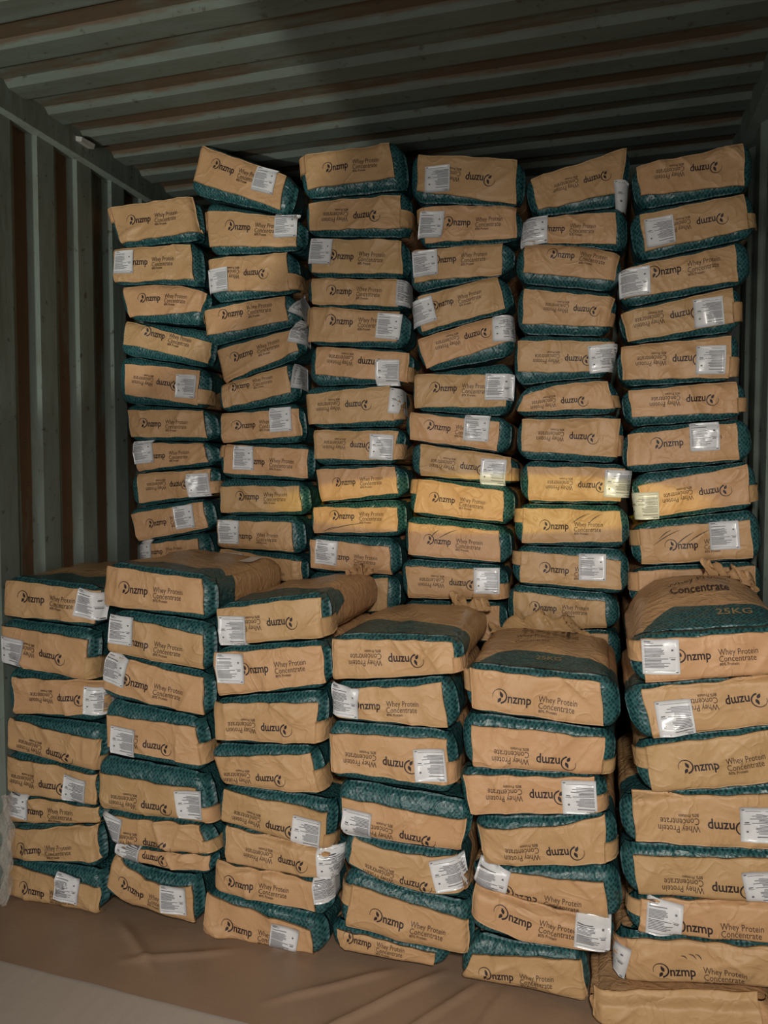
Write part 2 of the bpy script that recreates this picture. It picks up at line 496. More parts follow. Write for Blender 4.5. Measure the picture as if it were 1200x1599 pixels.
# ------------------------------------------------------------------ sacks: one entry per sack, metres on the face plane of its tier
#   c tier and column, y depth of the face, f printed side upside down, q face patch corners (x, z), l logo, s stickers (x, z, tilt)
BAGS = [
    dict(c='B1', y=2.6, f=0, q=[(0.0042, 2.4869), (0.363, 2.4939), (0.3932, 2.36), (0.0527, 2.3425)], l=(0.105, 2.4253), s=[], ear=1),
    dict(c='B1', y=2.6, f=0, q=[(0.014, 2.3262), (0.3606, 2.3115), (0.3726, 2.1815), (0.0201, 2.1945)], l=(0.0895, 2.2671), s=[(0.0684, 2.2673, 2)]),
    dict(c='B1', y=2.6, f=0, q=[(0.058, 2.1677), (0.4199, 2.1274), (0.399, 2.0546), (0.0841, 2.0539)], l=(0.146, 2.1227), s=[], sag=(0.0227, 0.0)),
    dict(c='B1', y=2.6, f=0, q=[(0.0695, 2.0401), (0.4377, 1.9367), (0.4231, 1.8572), (0.0532, 1.9481)], l=(0.1648, 1.9941), s=[], sag=(0.0, 0.0057)),
    dict(c='B1', y=2.6, f=1, q=[(0.0655, 1.8722), (0.3898, 1.8338), (0.3825, 1.7018), (0.059, 1.751)], l=(0.2859, 1.7766), s=[(0.3332, 1.7736, 5)], ear=1),
    dict(c='B1', y=2.6, f=0, q=[(0.069, 1.6895), (0.4064, 1.6797), (0.4212, 1.5756), (0.0817, 1.5828)], l=(0.1446, 1.6363), s=[]),
    dict(c='B1', y=2.6, f=0, q=[(0.1052, 1.5581), (0.4089, 1.5521), (0.4281, 1.4822), (0.1092, 1.4471)], l=(0.1636, 1.5081), s=[(0.1428, 1.5223, -5)]),
    dict(c='B1', y=2.6, f=1, q=[(0.109, 1.436), (0.4334, 1.4535), (0.4267, 1.3562), (0.1198, 1.321)], l=(0.3355, 1.3935), s=[(0.3827, 1.3922, -4)], ear=1),
    dict(c='B1', y=2.6, f=0, q=[(0.0788, 1.2758), (0.3981, 1.3271), (0.4195, 1.2275), (0.1087, 1.168)], l=(0.1652, 1.2399), s=[(0.3215, 1.2681, -8)]),
    dict(c='B1', y=2.6, f=0, q=[(0.1255, 1.1535), (0.376, 1.1852), (0.399, 1.0691), (0.1322, 1.0415)], l=(0.1591, 1.1267), s=[(0.1311, 1.1275, -4)]),
    dict(c='B2', y=2.6, f=0, q=[(0.4068, 2.6807), (0.7576, 2.5279), (0.7308, 2.4092), (0.3534, 2.5579)], l=(0.4727, 2.6004), s=[(0.6739, 2.518, 17)]),
    dict(c='B2', y=2.6, f=0, q=[(0.4236, 2.4341), (0.7995, 2.3757), (0.7967, 2.268), (0.4401, 2.2978)], l=(0.5303, 2.3665), s=[(0.755, 2.3481, 2)], ear=1),
    dict(c='B2', y=2.6, f=1, q=[(0.4213, 2.2503), (0.7573, 2.251), (0.7699, 2.1107), (0.4437, 2.1258)], l=(0.6652, 2.1776), s=[(0.4773, 2.1676, -2)], ear=1),
    dict(c='B2', y=2.6, f=0, q=[(0.403, 2.0579), (0.7474, 2.0951), (0.7632, 2.0019), (0.4218, 1.9613)], l=(0.4979, 2.0381), s=[(0.8228, 2.0562, 25)], ear=1),
    dict(c='B2', y=2.6, f=0, q=[(0.4563, 1.8995), (0.786, 1.9665), (0.8034, 1.8883), (0.4958, 1.7839)], l=(0.5432, 1.877), s=[(0.8149, 1.9581, 12)], sag=(0.0052, 0.0)),
    dict(c='B2', y=2.6, f=0, q=[(0.4833, 1.7771), (0.757, 1.8366), (0.7713, 1.7363), (0.4941, 1.6846)], l=(0.5366, 1.7626), s=[(0.8148, 1.7966, 4)]),
    dict(c='B2', y=2.6, f=0, q=[(0.486, 1.6635), (0.7956, 1.677), (0.8077, 1.5768), (0.4848, 1.5554)], l=(0.5524, 1.6196), s=[(0.7316, 1.637, -3)]),
    dict(c='B2', y=2.6, f=0, q=[(0.495, 1.5481), (0.8349, 1.5247), (0.8329, 1.4197), (0.4931, 1.439)], l=(0.5863, 1.4884), s=[(0.5786, 1.4955, 2)], ear=1),
    dict(c='B2', y=2.6, f=0, q=[(0.479, 1.3888), (0.8014, 1.3898), (0.8136, 1.296), (0.4763, 1.2861)], l=(0.5616, 1.3514), s=[]),
    dict(c='B2', y=2.6, f=0, q=[(0.4632, 1.2593), (0.7706, 1.2535), (0.779, 1.145), (0.4604, 1.1509)], l=(0.5365, 1.2031), s=[(0.5145, 1.2134, 1)]),
    dict(c='B2', y=2.6, f=0, q=[(0.47, 1.1475), (0.8051, 1.1072), (0.8085, 1.0301), (0.4753, 1.0463)], l=(0.5471, 1.0704), s=[(0.5291, 1.0879, 3)]),
    dict(c='B3', y=2.6, f=0, q=[(0.8246, 2.5954), (1.1515, 2.5967), (1.172, 2.4745), (0.8407, 2.4688)], l=(0.9191, 2.5381), s=[], ear=1),
    dict(c='B3', y=2.6, f=1, q=[(0.8442, 2.4217), (1.1925, 2.4116), (1.1926, 2.2978), (0.8473, 2.3222)], l=(1.0999, 2.3461), s=[], ear=1),
    dict(c='B3', y=2.6, f=0, q=[(0.8581, 2.2917), (1.1926, 2.2544), (1.1975, 2.1403), (0.8539, 2.169)], l=(0.9374, 2.2243), s=[(0.8928, 2.2419, 8)]),
    dict(c='B3', y=2.6, f=0, q=[(0.8538, 2.1488), (1.1791, 2.1221), (1.1826, 2.0271), (0.857, 2.0575)], l=(0.9334, 2.0996), s=[(1.2201, 2.0736, 3)]),
    dict(c='B3', y=2.6, f=0, q=[(0.8482, 2.0479), (1.1895, 2.007), (1.1793, 1.9026), (0.838, 1.9195)], l=(0.933, 1.9922), s=[(1.1483, 1.9582, 7)], ear=1),
    dict(c='B3', y=2.6, f=1, q=[(0.8734, 1.9018), (1.2203, 1.8624), (1.2132, 1.7605), (0.869, 1.7978)], l=(1.1183, 1.8249), s=[(1.144, 1.7959, 2)], ear=1),
    dict(c='B3', y=2.6, f=1, q=[(0.822, 1.7271), (1.1514, 1.7508), (1.1697, 1.624), (0.8371, 1.6164)], l=(1.0664, 1.6822), s=[(1.1937, 1.6928, 5)], ear=1),
    dict(c='B3', y=2.6, f=1, q=[(0.8619, 1.5956), (1.1844, 1.5865), (1.1662, 1.4832), (0.8614, 1.4903)], l=(1.0811, 1.5314), s=[(1.1227, 1.531, 4)], ear=1),
    dict(c='B3', y=2.6, f=0, q=[(0.8675, 1.4502), (1.1735, 1.4599), (1.1846, 1.3659), (0.8888, 1.3322)], l=(0.9524, 1.4044), s=[]),
    dict(c='B3', y=2.6, f=0, q=[(0.8591, 1.3114), (1.181, 1.3134), (1.181, 1.2261), (0.8571, 1.216)], l=(0.942, 1.2832), s=[], scuff=[[(0.9171, 1.2282), (1.0584, 1.2561)], [(0.8977, 1.2205), (0.9519, 1.2398)]]),
    dict(c='B3', y=2.6, f=0, q=[(0.8428, 1.1936), (1.1516, 1.172), (1.159, 1.0706), (0.8462, 1.0846)], l=(0.9245, 1.1355), s=[(0.9106, 1.1454, 4)]),
    dict(c='B3', y=2.612, f=0, q=[(0.8324, 1.0395), (1.1415, 1.0557), (1.1416, 0.9339), (0.8318, 0.9186)], l=(0.9036, 0.9702), s=[]),
    dict(c='B4', y=2.6, f=1, q=[(1.2524, 2.5472), (1.5956, 2.4915), (1.5935, 2.3456), (1.2527, 2.4178)], l=(1.5044, 2.4283), s=[(1.3244, 2.4529, 1)]),
    dict(c='B4', y=2.6, f=0, q=[(1.2723, 2.3631), (1.5936, 2.3381), (1.5966, 2.2315), (1.2795, 2.2392)], l=(1.3634, 2.3019), s=[(1.3036, 2.2993, 7)], ear=1),
    dict(c='B4', y=2.6, f=0, q=[(1.2334, 2.2186), (1.5502, 2.2176), (1.5478, 2.1144), (1.2403, 2.106)], l=(1.3159, 2.1784), s=[(1.2819, 2.1695, -3)]),
    dict(c='B4', y=2.6, f=0, q=[(1.2553, 2.055), (1.5332, 2.1104), (1.5613, 1.9972), (1.2677, 1.9353)], l=(1.313, 2.0209), s=[(1.2722, 2.002, -15)]),
    dict(c='B4', y=2.6, f=1, q=[(1.2503, 1.9057), (1.5619, 1.9766), (1.5777, 1.885), (1.2852, 1.8057)], l=(1.4961, 1.9168), s=[(1.5617, 1.931, -3)], sag=(0.0066, 0.0)),
    dict(c='B4', y=2.6, f=0, q=[(1.242, 1.7873), (1.575, 1.77), (1.5657, 1.6629), (1.2408, 1.6692)], l=(1.317, 1.7376), s=[(1.5383, 1.731, 2)]),
    dict(c='B4', y=2.6, f=0, q=[(1.2242, 1.6522), (1.5458, 1.6108), (1.5364, 1.5127), (1.2244, 1.5578)], l=(1.2982, 1.6061), s=[(1.4662, 1.5919, 4)]),
    dict(c='B4', y=2.6, f=1, q=[(1.264, 1.5398), (1.5838, 1.492), (1.5844, 1.4074), (1.2643, 1.428)], l=(1.4856, 1.447), s=[(1.5233, 1.4401, 4)], ear=1),
    dict(c='B4', y=2.6, f=0, q=[(1.2571, 1.4175), (1.5611, 1.3734), (1.5584, 1.2678), (1.2415, 1.2979)], l=(1.3161, 1.3527), s=[], ear=1),
    dict(c='B4', y=2.6, f=0, q=[(1.2212, 1.2623), (1.5451, 1.2368), (1.5513, 1.1286), (1.2199, 1.1453)], l=(1.2972, 1.2024), s=[], scuff=[[(1.3043, 1.2075), (1.3364, 1.2362)], [(1.3294, 1.2045), (1.3999, 1.2374)]]),
    dict(c='B4', y=2.6, f=1, q=[(1.2118, 1.1038), (1.5462, 1.1013), (1.5491, 0.9964), (1.2214, 0.9885)], l=(1.4515, 1.0448), s=[(1.5029, 1.0624, -1)], ear=1),
    dict(c='B5', y=2.6, f=1, q=[(1.6426, 2.4198), (1.9494, 2.4898), (1.933, 2.3443), (1.6674, 2.3154)], l=(1.8843, 2.4007), s=[(1.9567, 2.3419, -5)]),
    dict(c='B5', y=2.6, f=0, q=[(1.6345, 2.2904), (1.9172, 2.2845), (1.9206, 2.1814), (1.6245, 2.217)], l=(1.6862, 2.2525), s=[(1.656, 2.2531, 0)]),
    dict(c='B5', y=2.6, f=0, q=[(1.6246, 2.2014), (1.931, 2.1496), (1.9155, 2.0648), (1.6218, 2.1107)], l=(1.7164, 2.167), s=[], sag=(0.0167, 0.0)),
    dict(c='B5', y=2.6, f=1, q=[(1.6223, 2.0573), (1.9175, 2.0094), (1.8939, 1.9159), (1.6197, 1.941)], l=(1.8548, 1.9669), s=[], ear=1),
    dict(c='B5', y=2.6, f=1, q=[(1.6032, 1.8865), (1.9184, 1.8672), (1.8969, 1.7682), (1.604, 1.7794)], l=(1.8338, 1.8088), s=[(1.8811, 1.8132, -5)]),
    dict(c='B5', y=2.6, f=1, q=[(1.6268, 1.701), (1.8973, 1.7395), (1.9227, 1.6491), (1.6014, 1.6461)], l=(1.8213, 1.6741), s=[], ear=1, sag=(0.0124, 0.0)),
    dict(c='B5', y=2.6, f=1, q=[(1.6201, 1.6197), (1.9403, 1.6164), (1.9317, 1.4886), (1.6187, 1.5118)], l=(1.8544, 1.5494), s=[], ear=1),
    dict(c='B5', y=2.6, f=1, q=[(1.6398, 1.4595), (1.9584, 1.4524), (1.9441, 1.3427), (1.6445, 1.3424)], l=(1.8823, 1.3895), s=[(1.9364, 1.4005, 3)]),
    dict(c='B5', y=2.6, f=0, q=[(1.6263, 1.319), (1.9445, 1.3101), (1.9528, 1.2087), (1.6236, 1.1972)], l=(1.7002, 1.2602), s=[], ear=1, scuff=[[(1.7869, 1.2661), (1.8469, 1.3016)], [(1.8423, 1.2671), (1.8856, 1.2984)]]),
    dict(c='B5', y=2.6, f=0, q=[(1.6201, 1.1707), (1.9467, 1.1467), (1.9515, 1.0483), (1.6172, 1.061)], l=(1.7016, 1.1153), s=[(1.8575, 1.1219, 0)], ear=1),
    dict(c='B5', y=2.61, f=0, q=[(1.5943, 1.0292), (1.8989, 1.0041), (1.9061, 0.916), (1.5953, 0.8987)], l=(1.6675, 0.9796), s=[]),
    dict(c='B4', y=2.6, f=0, q=[(1.2167, 0.9652), (1.5471, 0.9739), (1.5523, 0.8552), (1.2216, 0.8354)], l=(1.297, 0.8976), s=[]),
    dict(c='B5', y=2.6, f=0, q=[(1.5919, 0.8845), (1.9105, 0.8984), (1.9162, 0.7797), (1.5929, 0.7568)], l=(1.6579, 0.8282), s=[]),
    dict(c='B6', y=2.6, f=1, q=[(1.9766, 2.4245), (2.2943, 2.4592), (2.2999, 2.3309), (1.9943, 2.3279)], l=(2.2158, 2.3931), s=[]),
    dict(c='B6', y=2.6, f=1, q=[(1.9887, 2.2674), (2.3004, 2.3067), (2.3148, 2.194), (2.01, 2.1514)], l=(2.2374, 2.2327), s=[(2.0526, 2.2094, -7)], ear=1),
    dict(c='B6', y=2.6, f=0, q=[(1.9416, 2.1007), (2.2759, 2.1494), (2.2873, 2.0383), (1.9463, 2.0041)], l=(2.0358, 2.0814), s=[(1.9819, 2.0553, -3)]),
    dict(c='B6', y=2.6, f=1, q=[(1.9382, 1.9577), (2.2723, 2.0194), (2.2776, 1.9062), (1.9615, 1.8652)], l=(2.1676, 1.9447), s=[(2.2022, 1.944, -5)], ear=1),
    dict(c='B6', y=2.6, f=1, q=[(1.9384, 1.8511), (2.2722, 1.8665), (2.2685, 1.7363), (1.9466, 1.7411)], l=(2.1765, 1.7958), s=[(2.2112, 1.7936, 1)], ear=1),
    dict(c='B6', y=2.6, f=1, q=[(1.9631, 1.7051), (2.2913, 1.7256), (2.2964, 1.6258), (1.9779, 1.6191)], l=(2.219, 1.6679), s=[], ear=1),
    dict(c='B6', y=2.6, f=0, q=[(1.9651, 1.5622), (2.2907, 1.595), (2.3025, 1.4788), (1.9631, 1.4596)], l=(2.0536, 1.5324), s=[(2.1971, 1.5515, -3)]),
    dict(c='B6', y=2.6, f=1, q=[(1.9982, 1.3949), (2.325, 1.4621), (2.3356, 1.3405), (2.0181, 1.2894)], l=(2.2629, 1.3803), s=[(2.0209, 1.3276, -3)], ear=1),
    dict(c='B6', y=2.6, f=0, q=[(2.0037, 1.2532), (2.3348, 1.2871), (2.3499, 1.1659), (2.0136, 1.1342)], l=(2.1024, 1.2015), s=[(2.2611, 1.237, -5)], ear=1, scuff=[[(2.0486, 1.2001), (2.1315, 1.252)], [(2.0652, 1.2185), (2.1049, 1.2515)], [(2.1125, 1.1946), (2.1712, 1.2457)], [(2.152, 1.2098), (2.2168, 1.2536)]]),
    dict(c='B6', y=2.6, f=0, q=[(2.0009, 1.1124), (2.3545, 1.1409), (2.3624, 1.0269), (2.0066, 0.9957)], l=(2.0889, 1.0671), s=[], ear=1),
    dict(c='B6', y=2.6, f=0, q=[(1.9908, 0.9757), (2.3573, 1.0062), (2.3598, 0.8832), (1.9965, 0.8562)], l=(2.0913, 0.9194), s=[]),
    dict(c='F1', y=2.02, f=0, q=[(0.0041, 1.0845), (0.358, 1.0624), (0.3381, 0.9585), (-0.0107, 0.9672)], l=(0.0714, 1.0334), s=[(0.3215, 1.0179, 12)], top=1, tb=0.012),
    dict(c='F1', y=2.02, f=1, q=[(-0.0256, 0.9344), (0.3155, 0.9054), (0.2982, 0.769), (-0.0291, 0.8101)], l=(0.2122, 0.8347), s=[(0.0223, 0.8495, 8)], ear=1),
    dict(c='F1', y=2.02, f=1, q=[(0.0261, 0.7645), (0.3557, 0.7684), (0.3537, 0.6679), (0.0266, 0.6405)], l=(0.2824, 0.7073), s=[(0.3416, 0.7072, 3)], ear=1),
    dict(c='F1', y=2.02, f=1, q=[(-0.0009, 0.6225), (0.3519, 0.5807), (0.3297, 0.4752), (-0.0038, 0.5186)], l=(0.2343, 0.5123), s=[], ear=1),
    dict(c='F1', y=2.02, f=1, q=[(-0.0161, 0.4956), (0.3316, 0.4658), (0.3296, 0.3663), (-0.0196, 0.3713)], l=(0.206, 0.4067), s=[(0.254, 0.4091, 8)]),
    dict(c='F1', y=2.032, f=0, q=[(-0.0193, 0.3559), (0.3276, 0.3546), (0.33, 0.2979), (-0.0219, 0.2621)], l=(0.0396, 0.3171), s=[(0.019, 0.3297, 5)]),
    dict(c='F1', y=2.02, f=0, q=[(-0.0114, 0.2426), (0.3209, 0.2959), (0.3368, 0.1873), (-0.0102, 0.1441)], l=(0.0455, 0.1913), s=[]),
    dict(c='F1', y=2.02, f=0, q=[(-0.0185, 0.1284), (0.3386, 0.0988), (0.3346, 0.0059), (-0.0313, 0.0054)], l=(0.0497, 0.0576), s=[(0.2223, 0.0822, 8)]),
    dict(c='F2', y=2.02, f=0, q=[(0.3809, 1.1437), (0.7254, 1.1128), (0.7287, 1.0076), (0.3677, 1.017)], l=(0.4565, 1.0786), s=[], top=1, tb=0.004),
    dict(c='F2', y=2.02, f=0, q=[(0.399, 0.9898), (0.7266, 0.9429), (0.7266, 0.8368), (0.3754, 0.8672)], l=(0.457, 0.9151), s=[(0.4401, 0.9433, 4)]),
    dict(c='F2', y=2.02, f=0, q=[(0.3788, 0.8613), (0.725, 0.8101), (0.7236, 0.6974), (0.3554, 0.7548)], l=(0.4548, 0.7888), s=[(0.4154, 0.8159, 14)], sag=(0.0, -0.0067)),
    dict(c='F2', y=2.02, f=1, q=[(0.3715, 0.6682), (0.6968, 0.6593), (0.7151, 0.5386), (0.3731, 0.5672)], l=(0.5955, 0.5773), s=[(0.4393, 0.5892, 5)], ear=1),
    dict(c='F2', y=2.02, f=1, q=[(0.3355, 0.4782), (0.6977, 0.4657), (0.726, 0.3548), (0.3403, 0.3595)], l=(0.5927, 0.3882), s=[(0.6724, 0.4132, -5)], ear=1),
    dict(c='F2', y=2.02, f=1, q=[(0.3471, 0.3402), (0.7028, 0.3476), (0.7348, 0.2656), (0.3956, 0.2555)], l=(0.5909, 0.268), s=[(0.3836, 0.299, 10)], ear=1, sag=(0.0, -0.0069)),
    dict(c='F2', y=2.036, f=1, q=[(0.4037, 0.2363), (0.7257, 0.2473), (0.7252, 0.2034), (0.406, 0.2019)], l=(0.5732, 0.2164), s=[(0.4369, 0.2201, 8)], sag=(0.0, -0.0069)),
    dict(c='F2', y=2.02, f=0, q=[(0.3876, 0.2091), (0.6771, 0.157), (0.6809, 0.0384), (0.3499, 0.1196)], l=(0.4345, 0.1324), s=[(0.6143, 0.1043, 0)], sag=(-0.0307, -0.0351)),
    dict(c='F3', y=2.02, f=1, q=[(0.7734, 1.0259), (1.1031, 1.0768), (1.1137, 0.9584), (0.7835, 0.917)], l=(1.0181, 0.9967), s=[(0.8263, 0.9625, -2)], ear=1, top=1, tb=0.018),
    dict(c='F3', y=2.02, f=0, q=[(0.7614, 0.8915), (1.1062, 0.9349), (1.1169, 0.8252), (0.7761, 0.7588)], l=(0.8608, 0.8493), s=[(0.8188, 0.8492, -2)]),
    dict(c='F3', y=2.02, f=1, q=[(0.7572, 0.7388), (1.0944, 0.7669), (1.0901, 0.6437), (0.7665, 0.6265)], l=(0.9994, 0.6779), s=[], ear=1),
    dict(c='F3', y=2.02, f=1, q=[(0.7439, 0.5722), (1.0712, 0.6133), (1.1007, 0.5), (0.7893, 0.4902)], l=(0.9777, 0.524), s=[], ear=1, sag=(0.0, -0.0042)),
    dict(c='F3', y=2.02, f=1, q=[(0.7891, 0.4733), (1.1267, 0.447), (1.1075, 0.3211), (0.7799, 0.3701)], l=(1.0129, 0.3732), s=[(1.0587, 0.3771, 6)], ear=1),
    dict(c='F3', y=2.02, f=1, q=[(0.796, 0.3609), (1.13, 0.3256), (1.1109, 0.2437), (0.8005, 0.2457)], l=(1.0468, 0.2762), s=[(1.1351, 0.289, -4)], sag=(-0.004, -0.0061)),
    dict(c='F3', y=2.02, f=0, q=[(0.754, 0.2412), (1.0807, 0.2304), (1.0856, 0.1441), (0.753, 0.152)], l=(0.8105, 0.1969), s=[(1.1236, 0.2153, -6)]),
    dict(c='F3', y=2.02, f=0, q=[(0.724, 0.1384), (1.0725, 0.0851), (1.0834, -0.0117), (0.7097, -0.011)], l=(0.7985, 0.0536), s=[(0.9861, 0.0394, 10)]),
    dict(c='F4', y=2.02, f=1, q=[(1.1395, 0.9544), (1.4939, 0.9689), (1.5009, 0.8826), (1.1391, 0.8353)], l=(1.3956, 0.9122), s=[], ear=1, sag=(0.0037, 0.0), top=1, tb=0.026),
    dict(c='F4', y=2.02, f=0, q=[(1.1428, 0.8216), (1.4606, 0.8541), (1.4814, 0.7278), (1.1535, 0.7311)], l=(1.2098, 0.7766), s=[(1.1808, 0.779, 4)], sag=(-0.0095, 0.0)),
    dict(c='F4', y=2.02, f=1, q=[(1.1312, 0.6818), (1.4781, 0.6957), (1.4854, 0.5677), (1.1382, 0.5706)], l=(1.3788, 0.6106), s=[(1.432, 0.6197, -6)], ear=1),
    dict(c='F4', y=2.02, f=1, q=[(1.1676, 0.4961), (1.535, 0.4722), (1.5166, 0.38), (1.1747, 0.3925)], l=(1.4278, 0.3985), s=[(1.215, 0.4191, 5)]),
    dict(c='F4', y=2.02, f=1, q=[(1.204, 0.3787), (1.5066, 0.3683), (1.5273, 0.2654), (1.1928, 0.306)], l=(1.4213, 0.2682), s=[(1.483, 0.3135, -15)], ear=1, sag=(-0.0185, -0.0296)),
    dict(c='F4', y=2.02, f=0, q=[(1.2001, 0.2428), (1.5412, 0.1888), (1.5417, 0.0879), (1.1791, 0.1104)], l=(1.2742, 0.1642), s=[], ear=1, sag=(0.0, -0.0054)),
    dict(c='F4', y=2.036, f=0, q=[(1.1459, 0.0895), (1.4461, 0.069), (1.4337, 0.0139), (1.157, 0.0405)], l=(1.1855, 0.0752), s=[], sag=(0.0, -0.0094)),
    dict(c='F5', y=2.02, f=0, q=[(1.5386, 0.8979), (1.8858, 0.8872), (1.896, 0.7693), (1.548, 0.7891)], l=(1.6243, 0.8308), s=[], ear=1, top=1, topprint='block', tb=0.038),
    dict(c='F5', y=2.02, f=1, q=[(1.5468, 0.7444), (1.8997, 0.7414), (1.8929, 0.6376), (1.5526, 0.6274)], l=(1.8069, 0.6626), s=[], ear=1),
    dict(c='F5', y=2.02, f=1, q=[(1.5231, 0.6017), (1.8742, 0.6291), (1.8787, 0.5351), (1.5459, 0.497)], l=(1.7892, 0.5696), s=[(1.8353, 0.5751, -4)], ear=1),
    dict(c='F5', y=2.02, f=1, q=[(1.5631, 0.4639), (1.9023, 0.5331), (1.9053, 0.4094), (1.5873, 0.3576)], l=(1.8322, 0.4265), s=[], ear=1, sag=(-0.0172, -0.0052)),
    dict(c='F5', y=2.032, f=0, q=[(1.5649, 0.3407), (1.9014, 0.3521), (1.9163, 0.2455), (1.5712, 0.2794)], l=(1.6449, 0.2847), s=[(1.6044, 0.3072, 12)], sag=(-0.0068, -0.0102)),
    dict(c='F5', y=2.02, f=0, q=[(1.5544, 0.287), (1.9027, 0.2451), (1.8948, 0.1675), (1.5452, 0.2021)], l=(1.6321, 0.2322), s=[(1.8724, 0.2146, 3)], sag=(-0.01, -0.0232)),
    dict(c='F5', y=2.02, f=0, q=[(1.5555, 0.1009), (1.8445, 0.1343), (1.8644, 0.0271), (1.5183, 0.0136)], l=(1.5892, 0.0522), s=[], sag=(0.0, -0.0086)),
    dict(c='F6', y=2.02, f=0, q=[(1.9818, 1.0055), (2.3005, 1.0456), (2.3058, 0.9336), (1.9965, 0.8914)], l=(2.0735, 0.9699), s=[(2.0328, 0.9652, -4)], ear=1, top=1, topprint='wave', tb=0.085),
    dict(c='F6', y=2.02, f=1, q=[(1.985, 0.8752), (2.3117, 0.936), (2.3173, 0.815), (2.018, 0.7542)], l=(2.2624, 0.8723), s=[(2.0685, 0.8116, -10)]),
    dict(c='F6', y=2.02, f=0, q=[(1.9984, 0.7269), (2.3205, 0.8039), (2.3247, 0.6746), (2.0175, 0.6028)], l=(2.096, 0.6865), s=[], ear=1),
    dict(c='F6', y=2.02, f=1, q=[(1.9661, 0.5992), (2.3299, 0.6441), (2.3331, 0.498), (1.9797, 0.477)], l=(2.2357, 0.5445), s=[(2.2688, 0.5584, -4)], sag=(-0.0045, 0.0)),
    dict(c='F6', y=2.02, f=1, q=[(1.9717, 0.4368), (2.3335, 0.4812), (2.3393, 0.3535), (1.9884, 0.3324)], l=(2.248, 0.3855), s=[(2.2812, 0.3988, -12)]),
    dict(c='F6', y=2.024, f=0, q=[(1.9934, 0.3203), (2.337, 0.3625), (2.3423, 0.2564), (1.9901, 0.2302)], l=(2.083, 0.2695), s=[(2.0517, 0.282, 3)], ear=1),
    dict(c='F6', y=2.02, f=0, q=[(1.9582, 0.2149), (2.3326, 0.2503), (2.3382, 0.1316), (1.962, 0.0834)], l=(2.045, 0.1479), s=[(1.9221, 0.1506, 10)], ear=1, scuff=[[(2.0916, 0.1934), (2.1077, 0.1857)], [(2.1107, 0.2004), (2.13, 0.1883)], [(2.1266, 0.2018), (2.1427, 0.1885)]]),
    dict(c='F6', y=1.945, f=0, q=[(1.8779, 0.0892), (2.2661, 0.1587), (2.2739, 0.0635), (1.8792, -0.0132)], l=None, s=[], noteal=1),
]


def inv_bilinear(q, x, z):
    A, B, C, Dd = [np.array(p) for p in q]          # TL TR BR BL
    u = np.full(x.shape, .5); v = np.full(x.shape, .5)
    for _ in range(8):
        px_ = A[0]*(1-u)*(1-v)+B[0]*u*(1-v)+C[0]*u*v+Dd[0]*(1-u)*v
        pz = A[1]*(1-u)*(1-v)+B[1]*u*(1-v)+C[1]*u*v+Dd[1]*(1-u)*v
        xu = (B[0]-A[0])*(1-v)+(C[0]-Dd[0])*v; xv = (Dd[0]-A[0])*(1-u)+(C[0]-B[0])*u
        zu = (B[1]-A[1])*(1-v)+(C[1]-Dd[1])*v; zv = (Dd[1]-A[1])*(1-u)+(C[1]-B[1])*u
        det = xu*zv - xv*zu
        det = np.where(np.abs(det) < 1e-6, -1e-6, det)
        ex, ez = x - px_, z - pz
        u = np.clip(u + (ex*zv - xv*ez)/det, -.6, 1.6)
        v = np.clip(v + (xu*ez - ex*zu)/det, -.9, 1.9)
    return u, v


def bil(q, u, v):
    A, B, C, Dd = q
    return (A[0]*(1-u)*(1-v)+B[0]*u*(1-v)+C[0]*u*v+Dd[0]*(1-u)*v,
            A[1]*(1-u)*(1-v)+B[1]*u*(1-v)+C[1]*u*v+Dd[1]*(1-u)*v)


def seg_z(p, q, x):
    t = (x - p[0]) / max(1e-6, q[0] - p[0])
    return p[1] + (q[1] - p[1]) * t


# --- body outlines: neighbours in a column share the seam between their patches, neighbours in a row share the gap
cols = {}
for e in BAGS:
    cols.setdefault(e['c'], []).append(e)
order = {'B': ['B1', 'B2', 'B3', 'B4', 'B5', 'B6'], 'F': ['F1', 'F2', 'F3', 'F4', 'F5', 'F6']}
for tier, names in order.items():
    for ci, cn in enumerate(names):
        for e in cols[cn]:
            q = e['q']
            zc = sum(p[1] for p in q) / 4
            zr = (min(q[2][1], q[3][1]), max(q[0][1], q[1][1]))

            def gap(side):
                j = ci + side
                own = max(q[1][0], q[2][0]) if side > 0 else min(q[0][0], q[3][0])
                if j < 0: return own - (X0 + .004)
                if j > 5: return (X1 - .004) - own
                g = .2
                for n in cols[names[j]]:
                    nq = n['q']
                    if min(nq[2][1], nq[3][1]) < zr[1] - .02 and max(nq[0][1], nq[1][1]) > zr[0] + .02:
                        o = min(nq[0][0], nq[3][0]) - own if side > 0 else own - max(nq[1][0], nq[2][0])
                        g = min(g, o)
                return g if (j < 0 or j > 5) else g
            gl, gr = gap(-1), gap(1)
            fl = 1.0 if ci == 0 else .5
            fr = 1.0 if ci == 5 else .5
            big, small = .042, .026
            ml = max(.006, min(big if e['f'] else small, gl * fl - .002))
            mr = max(.006, min(small if e['f'] else big, gr * fr - .002))
            e['ml'], e['mr'] = ml, mr
def patch_line(a, b_):
    return (b_[1] - a[1]) / max(.05, b_[0] - a[0])


